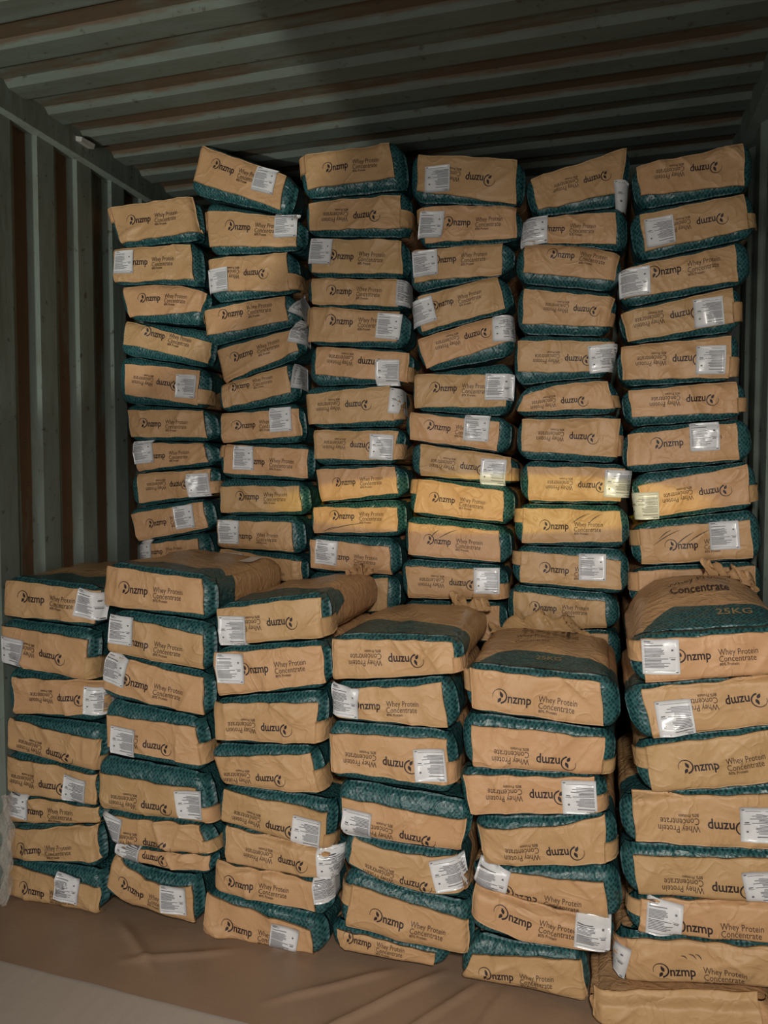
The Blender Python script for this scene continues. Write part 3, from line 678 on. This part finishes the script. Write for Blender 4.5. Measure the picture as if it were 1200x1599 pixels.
for cn, L in cols.items():
    nL = len(L)
    seams = []                                   # line (x0, z0, slope) and sag between sack i-1 and sack i
    for i in range(nL + 1):
        if i == 0:
            q = L[0]['q']; s = patch_line(q[0], q[1])
            seams.append(((q[0][0]+q[1][0])/2, (q[0][1]+q[1][1])/2 + .014, s, L[0].get('sag', (0, 0))[0]))
        elif i == nL:
            q = L[-1]['q']; s = patch_line(q[3], q[2])
            zc = (q[3][1]+q[2][1])/2 - (.014 if cn[0] == 'B' else .006)
            sg = L[-1].get('sag', (0, 0))[1]
            if cn[0] == 'F': zc, s, sg = max(.004, min(zc, .02)), 0.0, 0.0
            seams.append(((q[3][0]+q[2][0])/2, zc, s, sg))
        else:
            p, q = L[i-1]['q'], L[i]['q']
            xl = (p[3][0]+q[0][0])/2; xr = (p[2][0]+q[1][0])/2
            w = .62 if q[0][1] < 1.42 else .42
            zl = seg_z(q[0], q[1], xl)*(1-w) + seg_z(p[3], p[2], xl)*w
            zr = seg_z(q[0], q[1], xr)*(1-w) + seg_z(p[3], p[2], xr)*w
            sg = (L[i-1].get('sag', (0, 0))[1] + L[i].get('sag', (0, 0))[0])/2
            seams.append((xl, zl, (zr-zl)/max(.05, xr-xl), sg))
    for i, e in enumerate(L):
        q = e['q']

        def at(sm, x):
            return sm[1] + sm[2]*(x - sm[0])
        tp_, bt = seams[i], seams[i+1]
        xl_t, xr_t = q[0][0] - e['ml'], q[1][0] + e['mr']
        xl_b, xr_b = q[3][0] - e['ml'], q[2][0] + e['mr']
        g = .0012
        c = [(xl_t, at(tp_, xl_t)-g), (xr_t, at(tp_, xr_t)-g), (xr_b, at(bt, xr_b)+g), (xl_b, at(bt, xl_b)+g)]
        # a sack never swells far above or below its own patch
        lim = .05
        st_, sb_ = patch_line(q[0], q[1]), patch_line(q[3], q[2])
        c[0] = (c[0][0], min(c[0][1], q[0][1] - st_*e['ml'] + lim)); c[1] = (c[1][0], min(c[1][1], q[1][1] + st_*e['mr'] + lim))
        c[2] = (c[2][0], max(c[2][1], q[2][1] + sb_*e['mr'] - lim)); c[3] = (c[3][0], max(c[3][1], q[3][1] - sb_*e['ml'] - lim))
        e['body'] = c
        e['bsag'] = (tp_[3], bt[3])

ORD = ['first', 'second', 'third', 'fourth', 'fifth', 'sixth', 'seventh', 'eighth', 'ninth', 'tenth', 'eleventh', 'twelfth', 'thirteenth']
COLN = ['leftmost', 'second-from-left', 'third-from-left', 'third-from-right', 'second-from-right', 'rightmost']


class Face:
    """front surface of one sack: (x, z) -> y"""
    def __init__(s, e, rng):
        s.e = e; s.bq = e['body']; s.bs = e['bsag']; s.Y = e['y']
        b = s.bq
        s.w = ((b[1][0]-b[0][0]) + (b[2][0]-b[3][0])) / 2
        s.h = max(.03, ((b[0][1]-b[3][1]) + (b[1][1]-b[2][1])) / 2)
        q = e['q']
        mt_ = (b[0][1]-q[0][1] + b[1][1]-q[1][1] + q[3][1]-b[3][1] + q[2][1]-b[2][1])/4
        s.r = .040; s.du = .046; s.dv = .028
        s.rv = min(.034, max(.012, mt_ + .011), s.h*.4)
        s.ru = min(.055, max(.018, (e['ml']+e['mr'])/2 + .012))
        s.waves = [(rng.uniform(.0005, .0017), rng.uniform(18, 60), rng.uniform(-40, 40), rng.uniform(0, 6.28)) for _ in range(5)]
        s.creases = []
        xc = (b[0][0] + b[1][0]) / 2
        for _ in range(rng.randint(9, 14)):
            x = rng.uniform(b[0][0] + .02, b[1][0] - .02)
            top = rng.random() < .6
            z = (b[0][1] if top else b[3][1]) + (-.02 if top else .02) + rng.uniform(-.03, .03)
            ang = rng.choice([math.radians(rng.uniform(55, 125)), math.radians(rng.uniform(15, 60)), math.radians(rng.uniform(120, 165))])
            s.creases.append((x, z, math.cos(ang), math.sin(ang), rng.uniform(.005, .014), rng.uniform(.003, .0095) * rng.choice([1, 1, -.14]), rng.uniform(.03, .08)))
        s.bulge = rng.uniform(.002, .009)

    def uv(s, x, z):
        u, v = inv_bilinear(s.bq, x, z)
        for _ in range(3):
            sag = 4*np.clip(u, 0, 1)*(1-np.clip(u, 0, 1))*(s.bs[0]*(1-np.clip(v, 0, 1))+s.bs[1]*np.clip(v, 0, 1))
            u, v = inv_bilinear(s.bq, x, z - sag)
        return u, v

    def xz(s, u, v):
        x, z = bil(s.bq, u, v)
        return x, z + 4*np.clip(u, 0, 1)*(1-np.clip(u, 0, 1))*(s.bs[0]*(1-v)+s.bs[1]*v)

    def wv(s, x, z):
        y = np.zeros_like(x)
        for a, kx, kz, ph in s.waves: y += a*np.sin(kx*x + kz*z + ph)
        return y

    def wr(s, x, z):
        y = s.wv(x, z)
        for cx, cz, dx, dz, w, a, ln in s.creases:
            t = (x-cx)*dx + (z-cz)*dz; n = (x-cx)*-dz + (z-cz)*dx
            y -= a*np.exp(-np.abs(n)/w*np.where(n > 0, 1.0, .55))*np.exp(-(t/ln)**2)
        return y

    def roll(s, u, v):
        du = np.minimum(u, 1-u)*s.w; dv = np.minimum(v, 1-v)*s.h
        e1 = np.maximum(0, s.ru-du)/s.ru; e2 = np.maximum(0, s.rv-dv)/s.rv
        over = np.maximum(0, e1-1)*s.ru + np.maximum(0, e2-1)*s.rv
        e1, e2 = np.minimum(e1, 1), np.minimum(e2, 1)
        y = s.du*(1 - np.sqrt(np.maximum(0, 1 - e1**2))) + s.dv*(1 - np.sqrt(np.maximum(0, 1 - e2**2))) + over*.35
        uu, vv = np.clip(u, 0, 1), np.clip(v, 0, 1)
        return y - s.bulge*16*uu*(1-uu)*vv*(1-vv)*.5

    def wrap(s, x, z, off):
        """like y(), but what reaches past the side edge folds back along the side"""
        u, v = s.uv(x, z)
        y = s.Y + s.roll(np.clip(u, 0, 1), v) + s.wr(x, z) - off
        over = np.maximum(0, u-1)*s.w + np.maximum(0, -u)*s.w
        x2 = x - np.maximum(0, u-1)*s.w + np.maximum(0, -u)*s.w
        e1 = np.clip((s.ru - np.minimum(u, 1-u)*s.w)/s.ru, 0, 1)
        x2 = x2 + np.sign(u-.5)*.0075*e1**1.5
        return x2, y + over

    def y(s, x, z, off):
        u, v = s.uv(x, z)
        return s.Y + s.roll(u, v) + s.wr(x, z) - off


def teal_depth(side, t):
    """how far the teal print reaches back from the face, per side, t along the side (upright sack)"""
    if side == 0: return -.01 + .135*min(1, max(0, (t-.06)/.26))**.7 + .010*math.sin(t*9) - .03*t      # top, left -> right
    if side == 1: return .135 - .02*t                                                          # right, top -> bottom
    if side == 2: return .115 + .02*math.sin(t*6)                                              # bottom, right -> left
    return .13*min(1, max(0, (.75-t)/.35))                                                     # left, bottom -> top


def build_sack(e, idx_in_col, ncol):
    rng = random.Random(hash((e['c'], idx_in_col)) & 0xffff if False else sum(ord(c) for c in e['c'])*131 + idx_in_col*17)
    fc = Face(e, rng)
    b = e['body']; flip = e['f']
    depth = .60 if e['c'][0] == 'B' else .555
    if e['y'] < 1.97: depth = .60
    base = ((b[2][0]+b[3][0])/2, e['y'] + depth/2, min(b[2][1], b[3][1]))
    tier = 'back' if e['c'][0] == 'B' else 'front'
    ci = int(e['c'][1]) - 1
    words = []
    if e['s']: words.append('stickered')
    words.append('kraft sack')
    if e['l'] is None: words = ['plain brown crumpled sack']
    elif flip: words.append('with inverted print')
    else: words.append('with upright print')
    pos = 'topmost' if idx_in_col == 0 else ('lowest' if idx_in_col == ncol-1 and tier == 'front' else ORD[idx_in_col] + ' from top')
    label = ' '.join(words) + ', ' + pos + ' in ' + COLN[ci] + ' column of ' + tier + ' tier'
    root = empty('paper_sack', base)
    tag(root, label, 'sack', 'sacks stacked in the ' + tier + ' tier')
    ox, oy, oz = base

    def local(x, y, z):
        return np.stack([np.asarray(x)-ox, np.asarray(y)-oy, np.asarray(z)-oz], 1)

    # ---- body: front grid + rings running back
    us = np.array([0, .012, .03, .055, .09, .13, .18, .24, .31, .38, .46, .54, .62, .69, .76, .82, .87, .91, .945, .97, .988, 1.])
    vsn = np.array([0, .025, .07, .14, .24, .36, .5, .64, .76, .86, .93, .975, 1.])
    nu, nv = len(us), len(vsn)
    U, Vv = np.meshgrid(us, vsn)
    x, z = fc.xz(U.ravel(), Vv.ravel())
    U_, V_ = U.ravel(), Vv.ravel()
    kx = np.abs(V_-.5)*2; kz = np.abs(U_-.5)*2
    x = x - np.sign(U_-.5)*(.016*kx**5 - .004*(1-kx**2))*kz**6
    z = z + np.sign(V_-.5)*.013*kz**12*kx
    p1, p2 = rng.uniform(0, 6), rng.uniform(0, 6)
    z = z + np.sign(V_-.5)*kx**4*(.0022*(1+np.sin(U_*17+p1)) + .0014*(1+np.sin(U_*41+p2)))*.5
    y = fc.Y + fc.roll(U.ravel(), Vv.ravel()) + .003 + fc.wv(x, z) + .1*(fc.wr(x, z)-fc.wv(x, z))
    verts = [local(x, y, z)]
    faces, uvs = [], []
    teal = [-1.0 if e.get('noteal') else 1.0]*(nu*nv)
    for j in range(nv-1):
        for i in range(nu-1):
            a = j*nu+i
            f = (a, a+nu, a+nu+1, a+1)
            faces.append(f)
            uvs += [(x[k], z[k]) for k in f]
    ring = [i for i in range(nu)] + [j*nu+nu-1 for j in range(1, nv)] + [(nv-1)*nu+i for i in range(nu-2, -1, -1)] + [j*nu for j in range(nv-2, 0, -1)]
    side = [0]*(nu-1) + [1]*(nv-1) + [2]*(nu-1) + [3]*(nv-1)      # side of the segment that starts at each ring vertex
    nr = len(ring)
    ru = U.ravel()[ring]; rv = Vv.ravel()[ring]
    vside = []
    for k in range(nr):
        if rv[k] == 0: vside.append((0, ru[k]))
        elif ru[k] == 1: vside.append((1, rv[k]))
        elif rv[k] == 1: vside.append((2, 1-ru[k]))
        else: vside.append((3, 1-rv[k]))
    tb = []
    for s_, t_ in vside:
        if flip: s_ = (s_ + 2) % 4
        tb.append(teal_depth(s_, t_))
    ts = [.012, .026, .04, .055, .07, .085, .10, .115, .13, .145, .17, .22, .30, .40, depth-.11, depth-.07, depth-.045]
    prev = list(ring)
    prev_t = 0.0
    n0 = nu*nv
    y_start = y[ring]
    top_b = e.get('tb', .003)
    cxm = (b[0][0]+b[1][0])/2
    ph = rng.uniform(0, 6)
    allx = x.tolist(); allz = z.tolist(); ally = y.tolist()
    tw = rng.uniform(-.006, .006)
    def top_env(t_):
        if top_b > .06: return np.sin(np.pi/2*np.minimum(1, np.asarray(t_)/.30))
        return np.sin(np.pi*np.minimum(1, np.asarray(t_)/depth*1.05))
    for t in ts:
        s = min(1, t/.1)
        rx, rz = x[ring].copy(), z[ring].copy()
        tt = (t/depth)
        env = top_env(t)
        for k in range(nr):
            sd, q_ = vside[k]
            if sd == 0:
                rz[k] += top_b*env*math.sin(math.pi*max(.02, min(.98, ru[k])))**.6
                if e.get('top'): rz[k] += .004*math.sin(ru[k]*14+t*17+ph)*env + .003*math.sin(ru[k]*5-t*40+ph)*env
            else:
                pass
        if t > depth-.12:
            k_ = 1 - .30*((t-(depth-.12))/.12)**2
            mz = rz.mean(); mx = rx.mean()
            rz = mz + (rz-mz)*k_ - (.010 if e.get('top') else 0)*(1-k_)
            rx = mx + (rx-mx)*(1-(1-k_)*.35)
        ry = y_start*(1-s) + (fc.Y + fc.r)*s + t
        wv_ = min(1, t/.06)*.0022
        nx_ = np.sin(rz*55 + t*38 + ph) + .6*np.sin(rz*120 - t*61 + p1)
        nz_ = np.sin(rx*47 - t*35 + ph) + .6*np.sin(rx*95 + t*70 + p2)
        rx = rx - np.sign(ru-.5)*wv_*(1+nx_*.6)*(np.abs(ru-.5) > .49)
        rz = rz + np.sign(rv-.5)*wv_*(1+nz_*.6)*(np.abs(rv-.5) > .49)
        start = len(allx)
        allx += rx.tolist(); allz += rz.tolist(); ally += ry.tolist()
        teal += [(-1.0 if e.get('noteal') else tb[k] - t) for k in range(nr)]
        cur = [start+k for k in range(nr)]
        for k in range(nr):
            k2 = (k+1) % nr
            f = (prev[k2], prev[k], cur[k], cur[k2])
            faces.append(f)
            sd = side[k]
            for vi in f:
                dt = (ally[vi]-fc.Y)
                if sd in (0, 2): uvs.append((allx[vi], 3.1 + dt))
                else: uvs.append((5.3 + dt, allz[vi]))
        prev = cur
    faces.append(tuple(reversed(prev)))
    uvs += [(0, 0)]*nr
    obj('sack_body', local(np.array(allx), np.array(ally), np.array(allz)), faces, M_SACK, root, uvs=uvs, attrs={'teal': teal})

    # ---- brown end patch with a rough cut edge
    q = e['q']; sg = e.get('sag', (0, 0))
    NU, NV = 72, 26
    U, Vv = np.meshgrid(np.linspace(0, 1, NU), np.linspace(0, 1, NV))
    U, Vv = U.ravel(), Vv.ravel()

    def pxz(U, Vv):
        x, z = bil(q, U, Vv)
        z = z + 4*U*(1-U)*(sg[0]*(1-Vv)+sg[1]*Vv)
        return x, z
    x, z = pxz(U, Vv)
    a1, a2, a3, a4 = (rng.uniform(0, 6.28) for _ in range(4))
    wob_t = .0014*np.sin(U*9+a1) + .0010*np.sin(U*26+a2)
    wob_b = .0012*np.sin(U*8+a3) + .0009*np.sin(U*24+a4)
    z = z + wob_t*np.maximum(0, 1-Vv*3) + wob_b*np.maximum(0, Vv*3-2)
    wl = .0012*np.sin(Vv*9+a2); wr_ = .0012*np.sin(Vv*8+a4)
    x = x + wl*np.maximum(0, 1-U*6) + wr_*np.maximum(0, U*6-5)
    y = fc.y(x, z, .0030)
    pf = [(j*NU+i, (j+1)*NU+i, (j+1)*NU+i+1, j*NU+i+1) for j in range(NV-1) for i in range(NU-1)]
    # turned-in rim so the patch has thickness
    rim = [i for i in range(NU)] + [j*NU+NU-1 for j in range(1, NV)] + [(NV-1)*NU+i for i in range(NU-2, -1, -1)] + [j*NU for j in range(NV-2, 0, -1)]
    n0 = NU*NV
    x2 = np.concatenate([x, x[rim]]); z2 = np.concatenate([z, z[rim]]); y2 = np.concatenate([y, y[rim]+.0045])
    m = len(rim)
    for k in range(m):
        k2 = (k+1) % m
        pf.append((rim[k2], rim[k], n0+k, n0+k2))
    ygrid = y.reshape(NV, NU)

    def on_patch(px_, pz_, off):
        u_, v_ = inv_bilinear(q, px_, pz_)
        for _ in range(2):
            u_, v_ = inv_bilinear(q, px_, pz_ - 4*u_*(1-u_)*(sg[0]*(1-v_)+sg[1]*v_))
        a = np.clip(u_, 0, 1)*(NU-1); b_ = np.clip(v_, 0, 1)*(NV-1)
        i0 = np.minimum(a.astype(int), NU-2); j0 = np.minimum(b_.astype(int), NV-2)
        fa, fb = a-i0, b_-j0
        yy = (ygrid[j0, i0]*(1-fa)*(1-fb) + ygrid[j0, i0+1]*fa*(1-fb) + ygrid[j0+1, i0]*(1-fa)*fb + ygrid[j0+1, i0+1]*fa*fb)
        inside = (u_ > -.01) & (u_ < 1.01) & (v_ > -.02) & (v_ < 1.02)
        return np.where(inside, yy - off, fc.y(px_, pz_, .0048))
    patch = obj('end_patch', local(x2, y2, z2), pf, M_KRAFT, root)

    # ---- folded corner tab beside the patch
    if e.get('ear'):
        nu_, nv_ = 11, 8
        hs = rng.uniform(.40, .56)
        if not flip:
            ug, vg = np.meshgrid(np.linspace(.012, -e['ml']/.34 - .10, nu_), np.linspace(.0, hs, nv_))
            tuck = (ug.ravel() - .012)/(-e['ml']/.34 - .112)
            vv_ = vg.ravel()*(1 - .12*tuck) + .02 + .05*tuck
        else:
            ug, vg = np.meshgrid(np.linspace(.988, 1 + e['mr']/.34 + .10, nu_), np.linspace(1, 1-hs, nv_))
            tuck = (ug.ravel() - .988)/(e['mr']/.34 + .112)
            vv_ = 1 - ((1-vg.ravel())*(1 - .12*tuck) + .02 + .05*tuck)
        x, z = bil(q, ug.ravel(), vv_)
        x, y = fc.wrap(x, z, .0050)
        y = y + .0015*np.sin(vv_*30)*tuck
        ef = []
        for j in range(nv_-1):
            for i in range(nu_-1):
                p = j*nu_+i
                ef.append((p, p+1, p+nu_+1, p+nu_))
        n0 = len(x)
        x2 = np.concatenate([x, x]); z2 = np.concatenate([z, z]); y2 = np.concatenate([y, y+.003])
        ef += [tuple(reversed([v+n0 for v in f])) for f in ef]
        rim = [i for i in range(nu_)] + [j*nu_+nu_-1 for j in range(1, nv_)] + [(nv_-1)*nu_+i for i in range(nu_-2, -1, -1)] + [j*nu_ for j in range(nv_-2, 0, -1)]
        for k in range(len(rim)):
            k2 = (k+1) % len(rim)
            ef.append((rim[k], rim[k2], n0+rim[k2], n0+rim[k]))
        obj('corner_tab', local(x2, y2, z2), ef, M_KRAFT, root)

    # direction of the print along the patch
    mt = ((q[1][0]-q[0][0] + q[2][0]-q[3][0])/2, (q[1][1]-q[0][1] + q[2][1]-q[3][1])/2)
    ang = math.atan2(mt[1], mt[0])

    def decal(pts, ox_, oz_, a):
        ca, sa = math.cos(a), math.sin(a)
        return ox_ + pts[:, 0]*ca - pts[:, 1]*sa, oz_ + pts[:, 0]*sa + pts[:, 1]*ca

    # ---- printed lettering
    if e['l'] is not None:
        sc = min(1.04, max(.80, math.hypot(*mt)/.335))
        a = ang + (math.pi if flip else 0)
        bow = (sg[0]+sg[1])/2
        for nm, (pv, pf_), mat in (('logo_print', P_LOGO, M_INK), ('name_print', P_NAME, M_INK2)):
            x, z = decal(pv*sc, e['l'][0], e['l'][1], a)
            if abs(bow) > .003:
                u_, v_ = inv_bilinear(q, x, z)
                ul, vl = inv_bilinear(q, np.array([e['l'][0]]), np.array([e['l'][1]]))
                z = z + 4*bow*(u_*(1-u_) - ul[0]*(1-ul[0]))
            y = on_patch(x, z, .0014)
            ff = pf_
            obj(nm, local(x, y, z), ff, mat, patch, smooth=False)

    # ---- white stickers
    for (sx, sz, tilt) in e['s']:
        a = -math.radians(tilt) + (math.pi if flip else 0)
        n = 9
        gx, gz = np.meshgrid(np.linspace(-SW/2, SW/2, n), np.linspace(SH/2, -SH/2, n))
        x, z = decal(np.stack([gx.ravel(), gz.ravel()], 1), sx, sz, a)
        x, y = fc.wrap(x, z, .0066)
        sf = [(j*n+i, (j+1)*n+i, (j+1)*n+i+1, j*n+i+1) for j in range(n-1) for i in range(n-1)]
        x2 = np.concatenate([x, x]); z2 = np.concatenate([z, z]); y2 = np.concatenate([y, y+.0012])
        m0 = n*n
        sf += [tuple(reversed([v+m0 for v in f])) for f in sf]
        rim = [i for i in range(n)] + [j*n+n-1 for j in range(1, n)] + [(n-1)*n+i for i in range(n-2, -1, -1)] + [j*n for j in range(n-2, 0, -1)]
        for k in range(len(rim)):
            k2 = (k+1) % len(rim)
            sf.append((rim[k2], rim[k], m0+rim[k], m0+rim[k2]))
        st = obj('sticker', local(x2, y2, z2), sf, M_LABEL, root)
        pts, bf = [], []
        for (xa, xb, yy, th) in STICKER_BARS:
            m = 5
            base_i = len(pts)
            for k in range(m):
                xx = xa + (xb-xa)*k/(m-1)
                pts += [(xx, yy + th/2), (xx, yy - th/2)]
            for k in range(m-1):
                p = base_i + 2*k
                bf.append((p, p+1, p+3, p+2))
        x, z = decal(np.array(pts), sx, sz, a)
        x, y = fc.wrap(x, z, .0080)
        obj('sticker_print', local(x, y, z), bf, M_LTEXT, st, smooth=False)

    # ---- scuffs
    if 'scuff' in e:
        V2, F2 = [], []
        for (p0, p1) in e['scuff']:
            n = 9
            p0, p1 = np.array(p0), np.array(p1)
            d = p1-p0; nn = np.array([-d[1], d[0]])/np.linalg.norm(d)
            b0 = len(V2)
            for k in range(n):
                s = k/(n-1); c = p0 + d*s + nn*.004*math.sin(s*3)
                w = .0016*math.sin(math.pi*(.05+.9*s))
                V2 += [c+nn*w, c-nn*w]
            F2 += [(b0+2*k, b0+2*k+1, b0+2*k+3, b0+2*k+2) for k in range(n-1)]
        V2 = np.array(V2)
        y = on_patch(V2[:, 0], V2[:, 1], .0016)
        obj('scuff', local(V2[:, 0], y, V2[:, 1]), F2, M_SCUFF, patch, smooth=False)

    # ---- print and stickers on the upper side of the topmost front sacks
    if e.get('top'):
        def top_xyz(u, t):
            u = np.asarray(u, float); t = np.asarray(t, float)
            x, z = fc.xz(u, np.zeros_like(u))
            env = top_env(t)
            z = z + top_b*env*np.sin(np.pi*np.clip(u, .02, .98))**.6 + .004*np.sin(u*14+t*17+ph)*env + .003*np.sin(u*5-t*40+ph)*env
            return x, fc.Y + fc.r + t, z + (.007 if top_b > .06 else .003)

        def top_text(parts, mat, nm):
            pv, pf_ = merge(parts)
            x, y, z = top_xyz(pv[:, 0]/fc.w, pv[:, 1])
            obj(nm, local(x, y, z), pf_, mat, root, smooth=False)
        W = fc.w
        if e.get('topprint') == 'block':
            top_text([fit_text('nzmp', .13, .30, .30, .10, .002)], M_INK, 'top_print')
            for (tx, xa, xb, yy) in (('Whey Protein Concentrate', .13, .30, .255), ('Whey Protein', .12, .23, .21), ('Concentrate', .12, .22, .17)):
                top_text([fit_text(tx, xa, xb, yy, .03)], M_INK2, 'top_small_print')
            top_text([fit_text('25KG', .19, .26, .045, .032, .0006)], M_INK3, 'weight_print')
        if e.get('topprint') == 'wave':
            top_text([fit_text('Whey Protein', .11, .275, .235, .062, .0005)], M_INK, 'top_print')
            top_text([fit_text('Concentrate', .115, .265, .165, .062, .0005)], M_INK, 'top_print')
            top_text([fit_text('25KG', .215, .30, .040, .034, .0006)], M_INK3, 'weight_print')
        ends = {'F3': (.74, 1.0, .028), 'F4': (.70, 1.04, .040), 'F5': (.02, .80, .050), 'F6': (.60, 1.0, .045)}
        if e['c'] in ends:
            ua, ub, hh = ends[e['c']]
            n1, n2 = 40, 7
            VV = []
            for j in range(n2):
                for i in range(n1):
                    s_ = i/(n1-1); k_ = j/(n2-1)
                    x_, y_, z_ = top_xyz([ua + (ub-ua)*s_], [depth-.13])
                    hz = hh*(.55 + .35*math.sin(s_*7+ph) + .22*math.sin(s_*23+p1))*math.sin(math.pi*min(1, .12+.76*s_+.1))**.5
                    VV.append((x_[0] + .008*math.sin(k_*5+s_*31), y_[0] + .03*k_ + .012*math.sin(s_*37+k_*4+p2)*k_ + .008*math.sin(s_*71+k_*9)*k_, z_[0] - .012 + (hz+.012)*k_ + .004*math.sin(s_*53+k_*7)*k_))
            VV = np.array(VV)
            FF = [(j*n1+i, j*n1+i+1, (j+1)*n1+i+1, (j+1)*n1+i) for j in range(n2-1) for i in range(n1-1)]
            V3 = np.vstack([VV, VV + np.array([0, .004, 0])])
            m0 = len(VV)
            FF += [tuple(reversed([v+m0 for v in f])) for f in FF]
            FF += [((n2-1)*n1+i, (n2-1)*n1+i+1, m0+(n2-1)*n1+i+1, m0+(n2-1)*n1+i) for i in range(n1-1)]
            obj('crumpled_end', local(V3[:, 0], V3[:, 1], V3[:, 2]), FF, M_KRAFT, root)
        if e['c'] == 'F2':
            n = 6
            gu, gt = np.meshgrid(np.linspace(.80, .92, n), np.linspace(.30, .41, n))
            x, y, z = top_xyz(gu.ravel() + .25*(gt.ravel()-.3), gt.ravel())
            z = z + .002
            sf = [(j*n+i, j*n+i+1, (j+1)*n+i+1, (j+1)*n+i) for j in range(n-1) for i in range(n-1)]
            obj('sticker', local(x, y, z), sf, M_LABEL, root)
    return root


for cn, L in cols.items():
    for i, e in enumerate(L):
        build_sack(e, i, len(L))

# crumpled clear film between the left wall and the lowest sacks of the front tier
fm = NT('clear_film')
pos = fm.n('ShaderNodeNewGeometry').outputs['Position']
fm.b.inputs['Base Color'].default_value = srgb(196, 186, 176)
fm.b.inputs['Roughness'].default_value = 0.25
fm.b.inputs['Alpha'].default_value = 0.42
fm.l(fm.bump(fm.noise(pos, 40.0, 3.0, 0.6, 1.5), 0.8, 0.01), fm.b.inputs['Normal'])
V, Fc = [], []
n1, n2 = 9, 34
for j in range(n2):
    for i in range(n1):
        s_, k_ = i/(n1-1), j/(n2-1)
        w_ = .030 + .022*math.sin(math.pi*min(1, k_*1.25))
        V.append((X0 + .006 + w_*s_, 1.985 + .03*k_ + .010*math.sin(k_*23+s_*5) + .012*math.sin(s_*9+k_*6), .004 + .36*k_))
for j in range(n2-1):
    for i in range(n1-1):
        p = j*n1+i
        Fc.append((p, p+1, p+n1+1, p+n1))
tag(obj('plastic_film', V, Fc, fm.m), 'crumpled clear plastic film hanging beside the left wall by the lowest sacks', 'plastic film')
